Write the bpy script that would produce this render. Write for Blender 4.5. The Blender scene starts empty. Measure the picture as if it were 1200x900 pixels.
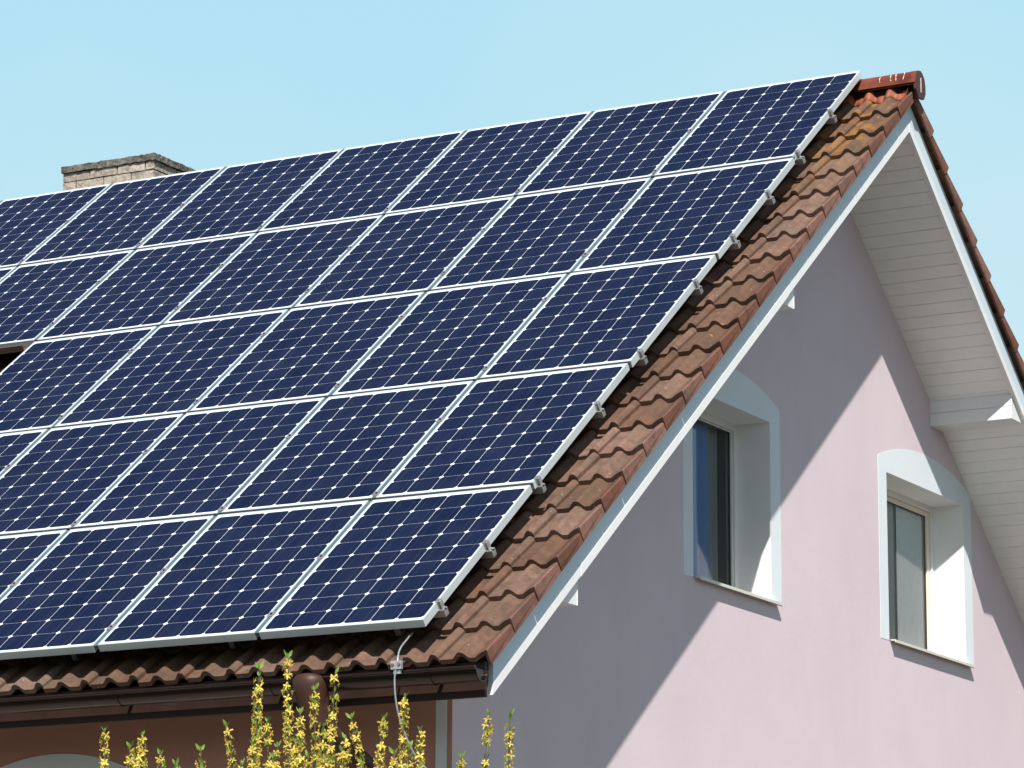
import bpy, math, random
from mathutils import Vector, Matrix
random.seed(7)
R = math.radians
C = bpy.context.scene.collection
scene = bpy.context.scene

# ------------------------------------------------------------------ camera
ZO = 8.65                                   # height of the array's top edge above the ground
cam_d = bpy.data.cameras.new('camera')
cam = bpy.data.objects.new('camera', cam_d)
C.objects.link(cam)
cam_d.sensor_width = 36.0
cam_d.lens = 4197.542 / 1200 * 36
cam_d.clip_start = 0.1
cam_d.clip_end = 3000
yaw, pit, rol = R(118.68382662), R(12.2709449), R(0.22976653)
f = Vector((math.cos(pit)*math.cos(yaw), math.cos(pit)*math.sin(yaw), math.sin(pit)))
r0 = f.cross(Vector((0, 0, 1))).normalized()
u0 = r0.cross(f)
r_ = r0*math.cos(rol) + u0*math.sin(rol)
u_ = -r0*math.sin(rol) + u0*math.cos(rol)
m3 = Matrix((r_, u_, -f)).transposed()
CAMP = Vector((8.86914768, -20.9973347, -7.06517212 + ZO))
cam.matrix_world = Matrix.Translation(CAMP) @ m3.to_4x4()
scene.camera = cam

# ------------------------------------------------------------------ light
SUN_EL, SUN_AZ = R(46.75), R(-57.34)        # azimuth measured from +X towards +Y
world = bpy.data.worlds.new('World')
scene.world = world
world.use_nodes = True
wn = world.node_tree
bg = wn.nodes['Background']
sky = wn.nodes.new('ShaderNodeTexSky')
sky.sky_type = 'NISHITA'
sky.sun_disc = False
sky.sun_elevation = SUN_EL
sky.sun_rotation = math.pi/2 - SUN_AZ       # clockwise from +Y
sky.air_density = 1.0
sky.dust_density = 0.8
sky.ozone_density = 1.0
sky.altitude = 300
# pale spring haze: the clear sky is washed towards a light cyan
mixn = wn.nodes.new('ShaderNodeMix'); mixn.data_type = 'RGBA'
mixn.inputs[0].default_value = 0.70
mixn.inputs[7].default_value = (6.071, 8.857, 9.214, 1)
# haze is thickest near the horizon and gone overhead
tco = wn.nodes.new('ShaderNodeTexCoord'); sxyz = wn.nodes.new('ShaderNodeSeparateXYZ'); mrg = wn.nodes.new('ShaderNodeMapRange')
wn.links.new(tco.outputs['Generated'], sxyz.inputs[0]); wn.links.new(sxyz.outputs[2], mrg.inputs['Value'])
mrg.inputs['From Min'].default_value = 0.34; mrg.inputs['From Max'].default_value = 0.42
mrg.inputs['To Min'].default_value = 0.90; mrg.inputs['To Max'].default_value = 0.0
wn.links.new(mrg.outputs[0], mixn.inputs[0])
mr2 = wn.nodes.new('ShaderNodeMapRange')
mr2.inputs['From Min'].default_value = 0.13; mr2.inputs['From Max'].default_value = 0.34
wn.links.new(sxyz.outputs[2], mr2.inputs['Value'])
mx2 = wn.nodes.new('ShaderNodeMix'); mx2.data_type = 'RGBA'
mx2.inputs[6].default_value = (7.95, 9.30, 9.30, 1)
mx2.inputs[7].default_value = (4.95, 8.25, 9.65, 1)
# faint uneven haze
nzs = wn.nodes.new('ShaderNodeTexNoise'); nzs.inputs['Scale'].default_value = 3.2; nzs.inputs['Detail'].default_value = 4
wn.links.new(tco.outputs['Generated'], nzs.inputs['Vector'])
mad = wn.nodes.new('ShaderNodeMath'); mad.operation = 'MULTIPLY_ADD'
wn.links.new(nzs.outputs['Fac'], mad.inputs[0]); mad.inputs[1].default_value = 1.5; mad.inputs[2].default_value = -0.75
sm_ = wn.nodes.new('ShaderNodeMath'); sm_.operation = 'ADD'; sm_.use_clamp = True
wn.links.new(mad.outputs[0], sm_.inputs[0]); wn.links.new(mr2.outputs[0], sm_.inputs[1])
wn.links.new(sm_.outputs[0], mx2.inputs[0])
wn.links.new(mx2.outputs[2], mixn.inputs[7])
wn.links.new(sky.outputs[0], mixn.inputs[6])
wn.links.new(mixn.outputs[2], bg.inputs[0])
bg.inputs[1].default_value = 0.07
sd = bpy.data.lights.new('sun', 'SUN')
sd.energy = 5.0
sd.angle = R(0.53)
sd.color = (1.0, 0.96, 0.90)
sun = bpy.data.objects.new('sun', sd)
C.objects.link(sun)
Ldir = Vector((math.cos(SUN_EL)*math.cos(SUN_AZ), math.cos(SUN_EL)*math.sin(SUN_AZ), math.sin(SUN_EL)))
sun.rotation_euler = (-Ldir).to_track_quat('-Z', 'Y').to_euler()
sun.location = (10, -20, 30)
vs = scene.view_settings
vs.view_transform = 'Standard'
vs.look = 'None'
vs.exposure = 0.5
vs.gamma = 1.0
vs.use_curve_mapping = False

# ------------------------------------------------------------------ helpers
TH = R(37.84605330)
B = 1.445                                    # row pitch
YA = 0.019                                   # ridge line
s_ = Vector((0, -math.cos(TH), -math.sin(TH)))
n_ = Vector((0, -math.sin(TH), math.cos(TH)))
ORI = Vector((0, 0, ZO))
XW, XF, XV = -0.303, 0.323, 0.370            # gable wall, rake board face, verge tile face
VR = -YA/math.cos(TH)                        # slope coordinate of the ridge line
GA = 0.3128                                  # tile course gauge
YFW, YBW = -4.865, 4.903                     # front and back wall
XEND = -9.6


def RP(x, v, n=0.0):                         # point on the front slope
    return ORI + Vector((x, 0, 0)) + s_*v + n_*n


def mir(p):                                  # mirrored to the back slope
    return Vector((p[0], 2*YA - p[1], p[2]))


class MB:
    def __init__(self):
        self.v, self.f, self.m, self.s, self.t = [], [], [], [], []

    def face(self, pts, mat=0, smooth=False, tone=0.5):
        i = len(self.v)
        self.v += [tuple(p) for p in pts]
        self.f.append(tuple(range(i, i+len(pts))))
        self.m.append(mat); self.s.append(smooth); self.t.append(tone)

    def grid(self, rows, mat=0, smooth=True, tone=0.5, closed=False):
        i = len(self.v)
        w = len(rows[0])
        for rr in rows:
            self.v += [tuple(p) for p in rr]
        for a in range(len(rows)-1):
            for b in range(w if closed else w-1):
                b2 = (b+1) % w
                self.f.append((i+a*w+b, i+a*w+b2, i+(a+1)*w+b2, i+(a+1)*w+b))
                self.m.append(mat); self.s.append(smooth); self.t.append(tone)

    def loft(self, prof0, prof1, mat=0, smooth=True, tone=0.5, capmat=None):
        cm = mat if capmat is None else capmat
        self.grid([prof0, prof1], mat, smooth, tone, True)
        self.face(list(reversed(prof0)), cm, False, tone)
        self.face(prof1, cm, False, tone)

    def box(self, o, a, b, c, mat=0, tone=0.5):
        o, a, b, c = Vector(o), Vector(a), Vector(b), Vector(c)
        if a.cross(b).dot(c) < 0:
            a, b = b, a
        P = [o, o+a, o+a+b, o+b, o+c, o+a+c, o+a+b+c, o+b+c]
        for q in ((3, 2, 1, 0), (4, 5, 6, 7), (0, 1, 5, 4), (1, 2, 6, 5), (2, 3, 7, 6), (3, 0, 4, 7)):
            self.face([P[k] for k in q], mat, False, tone)

    def tube(self, path, rad, seg=10, mat=0, caps=True, tone=0.5):
        path = [Vector(p) for p in path]
        rows = []
        ref = Vector((0.13, 0.31, 0.94))
        for i, p in enumerate(path):
            d = (path[min(i+1, len(path)-1)] - path[max(i-1, 0)]).normalized()
            a = d.cross(ref)
            if a.length < 1e-3:
                a = d.cross(Vector((1, 0, 0)))
            a.normalize()
            b = d.cross(a)
            rr = rad[i] if isinstance(rad, (list, tuple)) else rad
            rows.append([p + a*rr*math.cos(2*math.pi*k/seg) + b*rr*math.sin(2*math.pi*k/seg) for k in range(seg)])
        self.grid(rows, mat, True, tone, True)
        if caps:
            self.face(list(reversed(rows[0])), mat, False, tone)
            self.face(rows[-1], mat, False, tone)

    def build(self, name, mats, parent=None, origin=None, bevel=0.0, matrix=None):
        me = bpy.data.meshes.new(name)
        o = bpy.data.objects.new(name, me)
        C.objects.link(o)
        off = Vector((0, 0, 0))
        if parent is not None and not parent.get('_local'):
            off = Vector(parent['_org']) if '_org' in parent else off
        elif parent is None and origin is not None:
            off = Vector(origin)
            o.location = off
        me.from_pydata([tuple(Vector(v) - off) for v in self.v], [], self.f)
        if not isinstance(mats, (list, tuple)):
            mats = [mats]
        for mm in mats:
            me.materials.append(mm)
        me.polygons.foreach_set('material_index', self.m)
        me.polygons.foreach_set('use_smooth', self.s)
        at = me.attributes.new('tone', 'FLOAT', 'FACE')
        at.data.foreach_set('value', self.t)
        me.update()
        if bevel:
            md = o.modifiers.new('bevel', 'BEVEL')
            md.width = bevel; md.segments = 2; md.limit_method = 'ANGLE'; md.angle_limit = R(40)
        if parent is not None:
            o.parent = parent
            o['_org'] = tuple(off)
            if parent.get('_local'):
                o['_local'] = 1
        return o


def thing(name, label, cat, loc, group=None, rot=None):
    o = bpy.data.objects.new(name, None)
    C.objects.link(o)
    o.empty_display_size = 0.2
    o.location = loc
    if rot:
        o.rotation_euler = rot
        o['_local'] = 1
    else:
        o['_org'] = tuple(loc)
    o['label'] = label; o['category'] = cat
    if group:
        o['group'] = group
    return o


# ------------------------------------------------------------------ materials
class NT:
    def __init__(self, name, rough=0.6, spec=0.5, metal=0.0):
        self.m = bpy.data.materials.new(name)
        self.m.use_nodes = True
        self.t = self.m.node_tree
        self.b = self.t.nodes['Principled BSDF']
        self.b.inputs['Roughness'].default_value = rough
        self.b.inputs['Specular IOR Level'].default_value = spec
        self.b.inputs['Metallic'].default_value = metal

    def n(self, typ, **kw):
        nd = self.t.nodes.new(typ)
        for k, v in kw.items():
            setattr(nd, k, v)
        return nd

    def put(self, sock, v):
        if isinstance(v, bpy.types.NodeSocket):
            self.t.links.new(v, sock)
        elif isinstance(v, (tuple, list)) and len(v) == 3 and sock.type == 'RGBA':
            sock.default_value = (*v, 1)
        else:
            sock.default_value = v

    def noise(self, scale, detail=4, rough=0.55, vec=None, dist=0.0):
        nd = self.n('ShaderNodeTexNoise')
        nd.inputs['Scale'].default_value = scale
        nd.inputs['Detail'].default_value = detail
        nd.inputs['Roughness'].default_value = rough
        nd.inputs['Distortion'].default_value = dist
        if vec is not None:
            self.put(nd.inputs['Vector'], vec)
        return nd.outputs['Fac']

    def coord(self, which='Object'):
        return self.n('ShaderNodeTexCoord').outputs[which]

    def wpos(self):
        return self.n('ShaderNodeNewGeometry').outputs['Position']

    def vmul(self, vec, sc):
        nd = self.n('ShaderNodeVectorMath', operation='MULTIPLY')
        self.put(nd.inputs[0], vec); nd.inputs[1].default_value = sc
        return nd.outputs[0]

    def sep(self, vec):
        nd = self.n('ShaderNodeSeparateXYZ')
        self.put(nd.inputs[0], vec)
        return nd.outputs

    def math(self, op, a, b=0.0, c=0.0, clamp=False):
        nd = self.n('ShaderNodeMath', operation=op)
        nd.use_clamp = clamp
        self.put(nd.inputs[0], a); self.put(nd.inputs[1], b); self.put(nd.inputs[2], c)
        return nd.outputs[0]

    def ramp(self, v, a, b):                  # smooth 0..1 between a and b
        nd = self.n('ShaderNodeMapRange')
        self.put(nd.inputs['Value'], v)
        nd.inputs['From Min'].default_value = a; nd.inputs['From Max'].default_value = b
        return nd.outputs[0]

    def mix(self, fac, a, b):
        nd = self.n('ShaderNodeMix', data_type='RGBA')
        self.put(nd.inputs[0], fac); self.put(nd.inputs[6], a); self.put(nd.inputs[7], b)
        return nd.outputs[2]

    def attr(self, name):
        nd = self.n('ShaderNodeAttribute')
        nd.attribute_name = name
        return nd.outputs['Fac']

    def col(self, v):
        self.put(self.b.inputs['Base Color'], v); return self

    def bump(self, h, strength=0.3, dist=0.01):
        nd = self.n('ShaderNodeBump')
        nd.inputs['Strength'].default_value = strength
        nd.inputs['Distance'].default_value = dist
        self.put(nd.inputs['Height'], h)
        self.t.links.new(nd.outputs[0], self.b.inputs['Normal'])
        return self


def simple(name, c, rough=0.6, spec=0.5, metal=0.0, var=0.12, scale=6.0, bump=0.0, bscale=120):
    k = NT(name, rough, spec, metal)
    P = k.wpos()
    nz = k.noise(scale, 5, 0.6, P)
    k.col(k.mix(k.ramp(nz, 0.3, 0.7), tuple(x*(1-var) for x in c), tuple(min(1, x*(1+var)) for x in c)))
    if bump:
        k.bump(k.noise(bscale, 4, 0.6, P), bump, 0.004)
    return k.m


def tile_material(name, c1, c2, c3, lichen=True, grime=1.0):
    k = NT(name, 0.86, 0.3)
    P = k.wpos()
    tone = k.attr('tone')
    big = k.noise(3.1, 5, 0.62, P)
    mid = k.noise(17, 5, 0.65, P)
    fine = k.noise(190, 3, 0.7, P)
    c = k.mix(k.ramp(mid, 0.32, 0.68), c1, c2)
    c = k.mix(k.math('MULTIPLY', k.ramp(big, 0.42, 0.68), 0.55*grime), c, c3)
    tn = k.n('ShaderNodeHueSaturation')
    k.put(tn.inputs['Color'], c)
    k.put(tn.inputs['Value'], k.math('MULTIPLY_ADD', tone, 0.42, 0.74))
    k.put(tn.inputs['Saturation'], k.math('MULTIPLY_ADD', tone, -0.25, 1.12))
    c = tn.outputs[0]
    c = k.mix(k.math('MULTIPLY', k.ramp(fine, 0.48, 0.70), 0.62), c, tuple(x*0.32 for x in c3))
    al = k.noise(11, 6, 0.72, k.vmul(P, (1, .7, .7)))
    c = k.mix(k.math('MULTIPLY', k.ramp(al, 0.50, 0.64), 0.5*grime), c, (0.05, 0.036, 0.027))
    # small pale specks
    vo = k.n('ShaderNodeTexVoronoi'); vo.inputs['Scale'].default_value = 34
    k.put(vo.inputs['Vector'], P)
    dot = k.math('LESS_THAN', vo.outputs['Distance'], 0.10)
    rnd = k.math('GREATER_THAN', k.sep(vo.outputs['Color'])[0], 0.86)
    c = k.mix(k.math('MULTIPLY', k.math('MULTIPLY', dot, rnd), 0.75), c, (0.62, 0.58, 0.55))
    if lichen:
        z = k.sep(P)[2]
        zone = k.ramp(z, ZO-1.35, ZO-0.35)
        ln = k.noise(7.5, 4, 0.6, k.vmul(P, (1.0, 0.6, 0.6)))
        th = k.math('MULTIPLY', k.ramp(ln, 0.50, 0.60), zone)
        ln2 = k.noise(60, 3, 0.7, P)
        th = k.math('MULTIPLY', th, k.ramp(ln2, 0.3, 0.6))
        c = k.mix(k.math('MULTIPLY', th, 0.85), c, (0.34, 0.15, 0.022))
        # a few orange specks lower down
        vo2 = k.n('ShaderNodeTexVoronoi'); vo2.inputs['Scale'].default_value = 9
        k.put(vo2.inputs['Vector'], P)
        d2 = k.math('LESS_THAN', k.math('ADD', vo2.outputs['Distance'], k.math('MULTIPLY', ln2, 0.12)), 0.15)
        r2 = k.math('GREATER_THAN', k.sep(vo2.outputs['Color'])[1], 0.8)
        c = k.mix(k.math('MULTIPLY', k.math('MULTIPLY', d2, r2), 0.8), c, (0.42, 0.14, 0.03))
        # grey-green weathering
        c = k.mix(k.math('MULTIPLY', k.ramp(k.noise(5.2, 5, 0.7, P), 0.47, 0.66), k.math('MULTIPLY_ADD', zone, 0.42, 0.22)), c, (0.13, 0.105, 0.065))
    k.col(c)
    k.bump(k.math('ADD', k.math('MULTIPLY', fine, 0.6), mid), 0.7, 0.006)
    return k.m


M = {}
M['tile'] = tile_material('roof_tile', (0.125, 0.064, 0.043), (0.205, 0.110, 0.077), (0.100, 0.070, 0.048))
M['tile_side'] = tile_material('tile_side', (0.205, 0.088, 0.060), (0.275, 0.122, 0.085), (0.10, 0.064, 0.048), False, 0.9)
M['ridge'] = tile_material('ridge_tile', (0.22, 0.052, 0.030), (0.27, 0.075, 0.045), (0.15, 0.055, 0.038), False, 0.5)
M['ridge_end'] = simple('ridge_end_plate', (0.065, 0.027, 0.026), 0.6, 0.4, 0, 0.25, 14)
M['roll'] = simple('ridge_roll', (0.27, 0.075, 0.035), 0.6, 0.4, 0, 0.2, 9)
M['mortar_line'] = simple('pale_streak', (0.62, 0.52, 0.48), 0.9, 0.2, 0, 0.3, 40)
M['underlay'] = simple('underlay', (0.02, 0.018, 0.016), 0.95, 0.1)
M['alu'] = simple('anodised_aluminium', (0.63, 0.70, 0.72), 0.42, 0.5, 0.35, 0.05, 5, 0.05, 90)
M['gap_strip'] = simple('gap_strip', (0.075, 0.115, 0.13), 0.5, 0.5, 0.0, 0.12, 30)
M['alu_raw'] = simple('mill_aluminium', (0.52, 0.53, 0.53), 0.35, 0.5, 0.75, 0.15, 30)
M['steel'] = simple('galvanised_steel', (0.45, 0.47, 0.48), 0.4, 0.5, 0.6, 0.2, 40)
M['rust'] = simple('rusty_bolt', (0.22, 0.09, 0.05), 0.7, 0.3, 0.2, 0.3, 80)


def board_white(name, c, streak=0.06, rough=0.5):
    k = NT(name, rough, 0.45)
    P = k.wpos()
    a = k.noise(2.5, 5, 0.6, P)
    b = k.noise(26, 4, 0.6, P)
    col = k.mix(k.ramp(a, 0.35, 0.7), tuple(x*(1-streak) for x in c), c)
    col = k.mix(k.math('MULTIPLY', k.ramp(b, 0.62, 0.8), 0.25), col, tuple(x*0.72 for x in c))
    k.col(col)
    k.bump(b, 0.08, 0.003)
    return k.m


M['white'] = board_white('white_paint', (0.78, 0.78, 0.77))
M['rake'] = board_white('rake_board_shade_blue', (0.62, 0.71, 0.78))  # blue in the colour imitates the shade on a white board
M['soffit'] = board_white('soffit_paint', (0.86, 0.85, 0.83), 0.10)


def stucco(name, c, stain, amount):
    k = NT(name, 0.92, 0.2)
    P = k.wpos()
    a = k.noise(0.9, 6, 0.62, P)
    st = k.noise(2.2, 5, 0.6, k.vmul(P, (1, 1, 0.35)))
    g = k.noise(230, 3, 0.7, P)
    g2 = k.noise(38, 4, 0.6, P)
    col = k.mix(k.ramp(a, 0.3, 0.72), tuple(x*0.935 for x in c), tuple(min(1, x*1.03) for x in c))
    col = k.mix(k.math('MULTIPLY', k.ramp(st, 0.5, 0.75), amount), col, stain)
    col = k.mix(k.math('MULTIPLY', k.ramp(g, 0.55, 0.75), 0.14), col, tuple(x*0.7 for x in c))
    k.col(col)
    k.bump(k.math('ADD', g, k.math('MULTIPLY', g2, 0.8)), 0.35, 0.004)
    return k.m


M['pink'] = stucco('lilac_stucco', (0.655, 0.548, 0.588), (0.57, 0.47, 0.50), 0.35)
M['brown_wall'] = stucco('brown_stucco', (0.50, 0.265, 0.205), (0.42, 0.22, 0.17), 0.4)
M['band'] = stucco('pale_band', (0.69, 0.735, 0.765), (0.63, 0.68, 0.71), 0.3)
M['reveal'] = stucco('reveal_plaster', (0.80, 0.80, 0.795), (0.70, 0.70, 0.68), 0.35)
M['brown_metal'] = simple('brown_gutter_paint', (0.015, 0.0065, 0.0045), 0.25, 0.35, 0.0, 0.15, 8)
M['pipe'] = simple('brown_pipe_paint', (0.050, 0.021, 0.014), 0.5, 0.3, 0.0, 0.12, 8)
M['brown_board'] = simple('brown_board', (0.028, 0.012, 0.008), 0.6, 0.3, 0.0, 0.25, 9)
M['brown_strip'] = simple('brown_strip', (0.115, 0.068, 0.055), 0.5, 0.4, 0.0, 0.12, 9)
M['frame_white'] = board_white('window_frame_white', (0.76, 0.75, 0.72), 0.05, 0.4)
M['frame_tan'] = board_white('window_sash_beige', (0.76, 0.67, 0.56), 0.05, 0.45)
M['gasket'] = simple('black_gasket', (0.012, 0.012, 0.012), 0.6, 0.4)
M['dark_room'] = simple('dark_room', (0.03, 0.03, 0.032), 0.9, 0.1)
M['sill'] = board_white('sill_cream', (0.64, 0.615, 0.55), 0.08, 0.45)


def curtain(name, c):
    k = NT(name, 0.9, 0.1)
    P = k.wpos()
    k.col(k.mix(k.ramp(k.noise(60, 3, 0.6, P), 0.3, 0.7), tuple(x*0.9 for x in c), c))
    return k.m


M['curtain'] = curtain('net_curtain', (0.92, 0.93, 0.90))
M['blue_sheet'] = curtain('blue_sheet', (0.16, 0.32, 0.62))
M['net_fold'] = curtain('net_fold', (0.66, 0.70, 0.67))
M['grey_sheet'] = curtain('grey_sheet', (0.26, 0.30, 0.29))


def glass():
    k = NT('window_glass', 0.02, 0.5)
    t = k.t
    tr = t.nodes.new('ShaderNodeBsdfTransparent')
    tr.inputs[0].default_value = (0.97, 0.98, 0.98, 1)
    gl = t.nodes.new('ShaderNodeBsdfGlossy')
    gl.inputs['Roughness'].default_value = 0.01
    fr = t.nodes.new('ShaderNodeFresnel')
    fr.inputs[0].default_value = 1.55
    mx = t.nodes.new('ShaderNodeMixShader')
    t.links.new(fr.outputs[0], mx.inputs[0])
    t.links.new(tr.outputs[0], mx.inputs[1])
    t.links.new(gl.outputs[0], mx.inputs[2])
    t.links.new(mx.outputs[0], t.nodes['Material Output'].inputs[0])
    return k.m


M['glass'] = glass()

# solar laminate: 6 x 9 pseudo-square cells on a white backsheet, under glass
PW, PL = 0.970, 1.419
CX, CY = 0.1570, 0.1512


def laminate():
    k = NT('solar_laminate', 0.09, 0.5)
    P = k.coord('Object')
    x, y, z = k.sep(P)
    mx_, my_ = (PW - 6*CX)/2, (PL - 9*CY)/2
    u = k.math('DIVIDE', k.math('ADD', x, PW - mx_), CX)      # 0..6
    v = k.math('DIVIDE', k.math('ADD', y, PL - my_), CY)      # 0..9
    fu, fv = k.math('FRACT', u), k.math('FRACT', v)
    du = k.math('MULTIPLY', k.math('SUBTRACT', 0.5, k.math('ABSOLUTE', k.math('SUBTRACT', fu, 0.5))), CX)
    dv = k.math('MULTIPLY', k.math('SUBTRACT', 0.5, k.math('ABSOLUTE', k.math('SUBTRACT', fv, 0.5))), CY)
    g = k.math('MULTIPLY', k.math('GREATER_THAN', du, 0.0011), k.math('GREATER_THAN', dv, 0.0005))
    ch = k.math('GREATER_THAN', k.math('ADD', du, dv), 0.0165)
    ins = k.math('MULTIPLY', k.math('MULTIPLY', k.math('GREATER_THAN', u, 0.0), k.math('LESS_THAN', u, 6.0)),
                 k.math('MULTIPLY', k.math('GREATER_THAN', v, 0.0), k.math('LESS_THAN', v, 9.0)))
    cell = k.math('MULTIPLY', k.math('MULTIPLY', g, ch), ins)
    # two faint bus bars per cell, running down the slope
    bb = k.math('ABSOLUTE', k.math('SUBTRACT', k.math('ABSOLUTE', k.math('SUBTRACT', fu, 0.5)), 0.25))
    bus = k.math('MULTIPLY', k.math('LESS_THAN', bb, 0.0055), 0.30)
    # cell to cell and panel to panel tint
    cv = k.n('ShaderNodeCombineXYZ')
    k.put(cv.inputs[0], k.math('FLOOR', u)); k.put(cv.inputs[1], k.math('FLOOR', v))
    oi = k.n('ShaderNodeObjectInfo')
    k.put(cv.inputs[2], k.math('MULTIPLY', oi.outputs['Random'], 57.0))
    wnz = k.n('ShaderNodeTexWhiteNoise', noise_dimensions='3D')
    k.put(wnz.inputs['Vector'], cv.outputs[0])
    c = k.mix(wnz.outputs['Value'], (0.0042, 0.0092, 0.029), (0.0062, 0.0122, 0.037))
    c = k.mix(k.math('MULTIPLY', k.ramp(k.noise(2.3, 3, 0.5, k.wpos()), 0.35, 0.7), 0.35), c, (0.009, 0.011, 0.040))
    c = k.mix(bus, c, (0.10, 0.11, 0.17))
    c = k.mix(cell, (0.62, 0.66, 0.70), c)
    # a thin film of dust
    dust = k.math('MULTIPLY', k.ramp(k.noise(3.7, 6, 0.7, k.wpos()), 0.35, 0.8), 0.02)
    c = k.mix(dust, c, (0.42, 0.42, 0.44))
    k.col(c)
    k.put(k.b.inputs['Roughness'], k.math('MULTIPLY_ADD', k.noise(9, 4, 0.6, k.wpos()), 0.10, 0.06))
    k.b.inputs['IOR'].default_value = 1.12
    return k.m


M['laminate'] = laminate()
M['backsheet'] = simple('backsheet', (0.05, 0.05, 0.055), 0.6)

# ------------------------------------------------------------------ ground
k = NT('lawn', 0.95, 0.2)
P = k.wpos()
c = k.mix(k.ramp(k.noise(0.5, 6, 0.65, P), 0.35, 0.65), (0.030, 0.034, 0.015), (0.050, 0.048, 0.026))
c = k.mix(k.math('MULTIPLY', k.ramp(k.noise(45, 4, 0.7, P), 0.4, 0.7), 0.5), c, (0.02, 0.035, 0.01))
k.col(c); k.bump(k.noise(60, 4, 0.7, P), 0.8, 0.03)
M['lawn'] = k.m
mb = MB()
N = 24
rows = []
for i in range(N+1):
    rr = []
    for j in range(N+1):
        a = (i/N*2-1); b = (j/N*2-1)
        X = math.copysign(abs(a)**3, a)*900; Y = math.copysign(abs(b)**3, b)*900
        rr.append((X, Y, 0.0))
    rows.append(rr)
mb.grid(rows, 0, False)
g = mb.build('ground', M['lawn'])
g['kind'] = 'structure'
k = NT('bounce_paving', 0.9, 0.2)
br = k.n('ShaderNodeTexBrick'); br.inputs['Scale'].default_value = 2.5
br.inputs['Color1'].default_value = (0.14, 0.13, 0.115, 1); br.inputs['Color2'].default_value = (0.12, 0.115, 0.10, 1)
br.inputs['Mortar'].default_value = (0.09, 0.085, 0.08, 1); br.inputs['Mortar Size'].default_value = 0.01
k.put(br.inputs['Vector'], k.wpos()); k.col(br.outputs[0])
M['paving'] = k.m
k = NT('bounce_concrete', 0.9, 0.2)
k.col(k.mix(k.noise(3, 5, .6, k.wpos()), (0.34, 0.315, 0.28), (0.42, 0.39, 0.35)))
M['path'] = k.m
mb = MB()
mb.box((-9.9, -8.4, 0.0), (11.0, 0, 0), (0, 3.534, 0), (0, 0, 0.03))
pt = mb.build('path', M['path'])  # unseen pale slab, added to bounce light onto brown wall and eaves
pt['kind'] = 'structure'
mb = MB()
mb.box((1.102, -8.4, 0.0), (9.4, 0, 0), (0, 16.5, 0), (0, 0, 0.03))
mb.box((-0.300, -4.864, 0.0), (1.4, 0, 0), (0, 12.9, 0), (0, 0, 0.03))
pv = mb.build('bounce_pavement', M['paving'])  # unseen paved yard, added to bounce light up at the soffit
pv['kind'] = 'structure'

# ------------------------------------------------------------------ house
house = thing('house', 'lilac stucco house with a steep red brown tiled roof carrying the solar panels', 'house',
              (XW, YA, 0.0))


def zroof(y, n):                              # height of the plane n below the array plane, either slope
    yy = y if y <= YA else 2*YA - y
    return ZO + (n + yy*math.sin(TH))/math.cos(TH)


# windows: (y0,y1) opening, z top, z bottom, band outer, arch peak
WIN = [dict(a=(-1.975, -0.858), b=(-2.107, -0.705), zt=-2.503, zb=-3.645, zc=-2.403, zp=-2.262, blue=True),
       dict(a=(1.026, 2.410), b=(0.884, 2.562), zt=-2.502, zb=-3.640, zc=-2.407, zp=-2.262, blue=False)]
FWIN = dict(a=(-3.48, -2.16), b=(-3.62, -2.02), zt=-5.24, zb=-6.45, zc=-5.16, zp=-4.868)

NS = -0.385                                   # soffit/wall top plane
mb = MB()
ys = sorted([YFW, YBW, YA] + [q for w in WIN for q in w['a']])
for y0, y1 in zip(ys, ys[1:]):
    w = next((w for w in WIN if abs(w['a'][0]-y0) < 1e-6), None)
    if w:
        mb.face([(XW, y0, 0), (XW, y1, 0), (XW, y1, ZO+w['zb']), (XW, y0, ZO+w['zb'])])
        mb.face([(XW, y0, ZO+w['zt']), (XW, y1, ZO+w['zt']), (XW, y1, zroof(y1, -0.36)), (XW, y0, zroof(y0, -0.36))])
    else:
        mb.face([(XW, y0, 0), (XW, y1, 0), (XW, y1, zroof(y1, -0.36)), (XW, y0, zroof(y0, -0.36))])
gw = mb.build('wall', M['pink'], house)
gw['label'] = 'lilac gable wall in dappled roof shadow'
# front wall (brown) with one window
ZT = zroof(YFW, -0.36)
mb = MB()
xa, xb = FWIN['a']
for x0, x1, z0, z1 in ((xb, XW, 0, ZT), (XEND+.4, xa, 0, ZT), (xa, xb, 0, ZO+FWIN['zb']), (xa, xb, ZO+FWIN['zt'], ZT)):
    mb.face([(x0, YFW, z0), (x1, YFW, z0), (x1, YFW, z1), (x0, YFW, z1)])
fw = mb.build('wall', M['brown_wall'], house)
fw['label'] = 'brown painted wall under the eaves'
mb = MB()
x0 = XEND+.4
mb.face([(x0, YBW, 0), (XW, YBW, 0), (XW, YBW, zroof(YBW, -.36)), (x0, YBW, zroof(YBW, -.36))][::-1])
mb.face([(x0, YFW, 0), (x0, YBW, 0), (x0, YBW, zroof(YBW, -.36)), (x0, YA, zroof(YA, -.36)), (x0, YFW, ZT)][::-1])
mb.build('wall', M['pink'], house)
# pale corner strip
mb = MB()
mb.box((-0.398, YFW-0.006, 0.03), (0.064, 0, 0), (0, 0.006, 0), (0, 0, ZT-0.05))
mb.build('corner_strip', M['band'], house)


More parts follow.
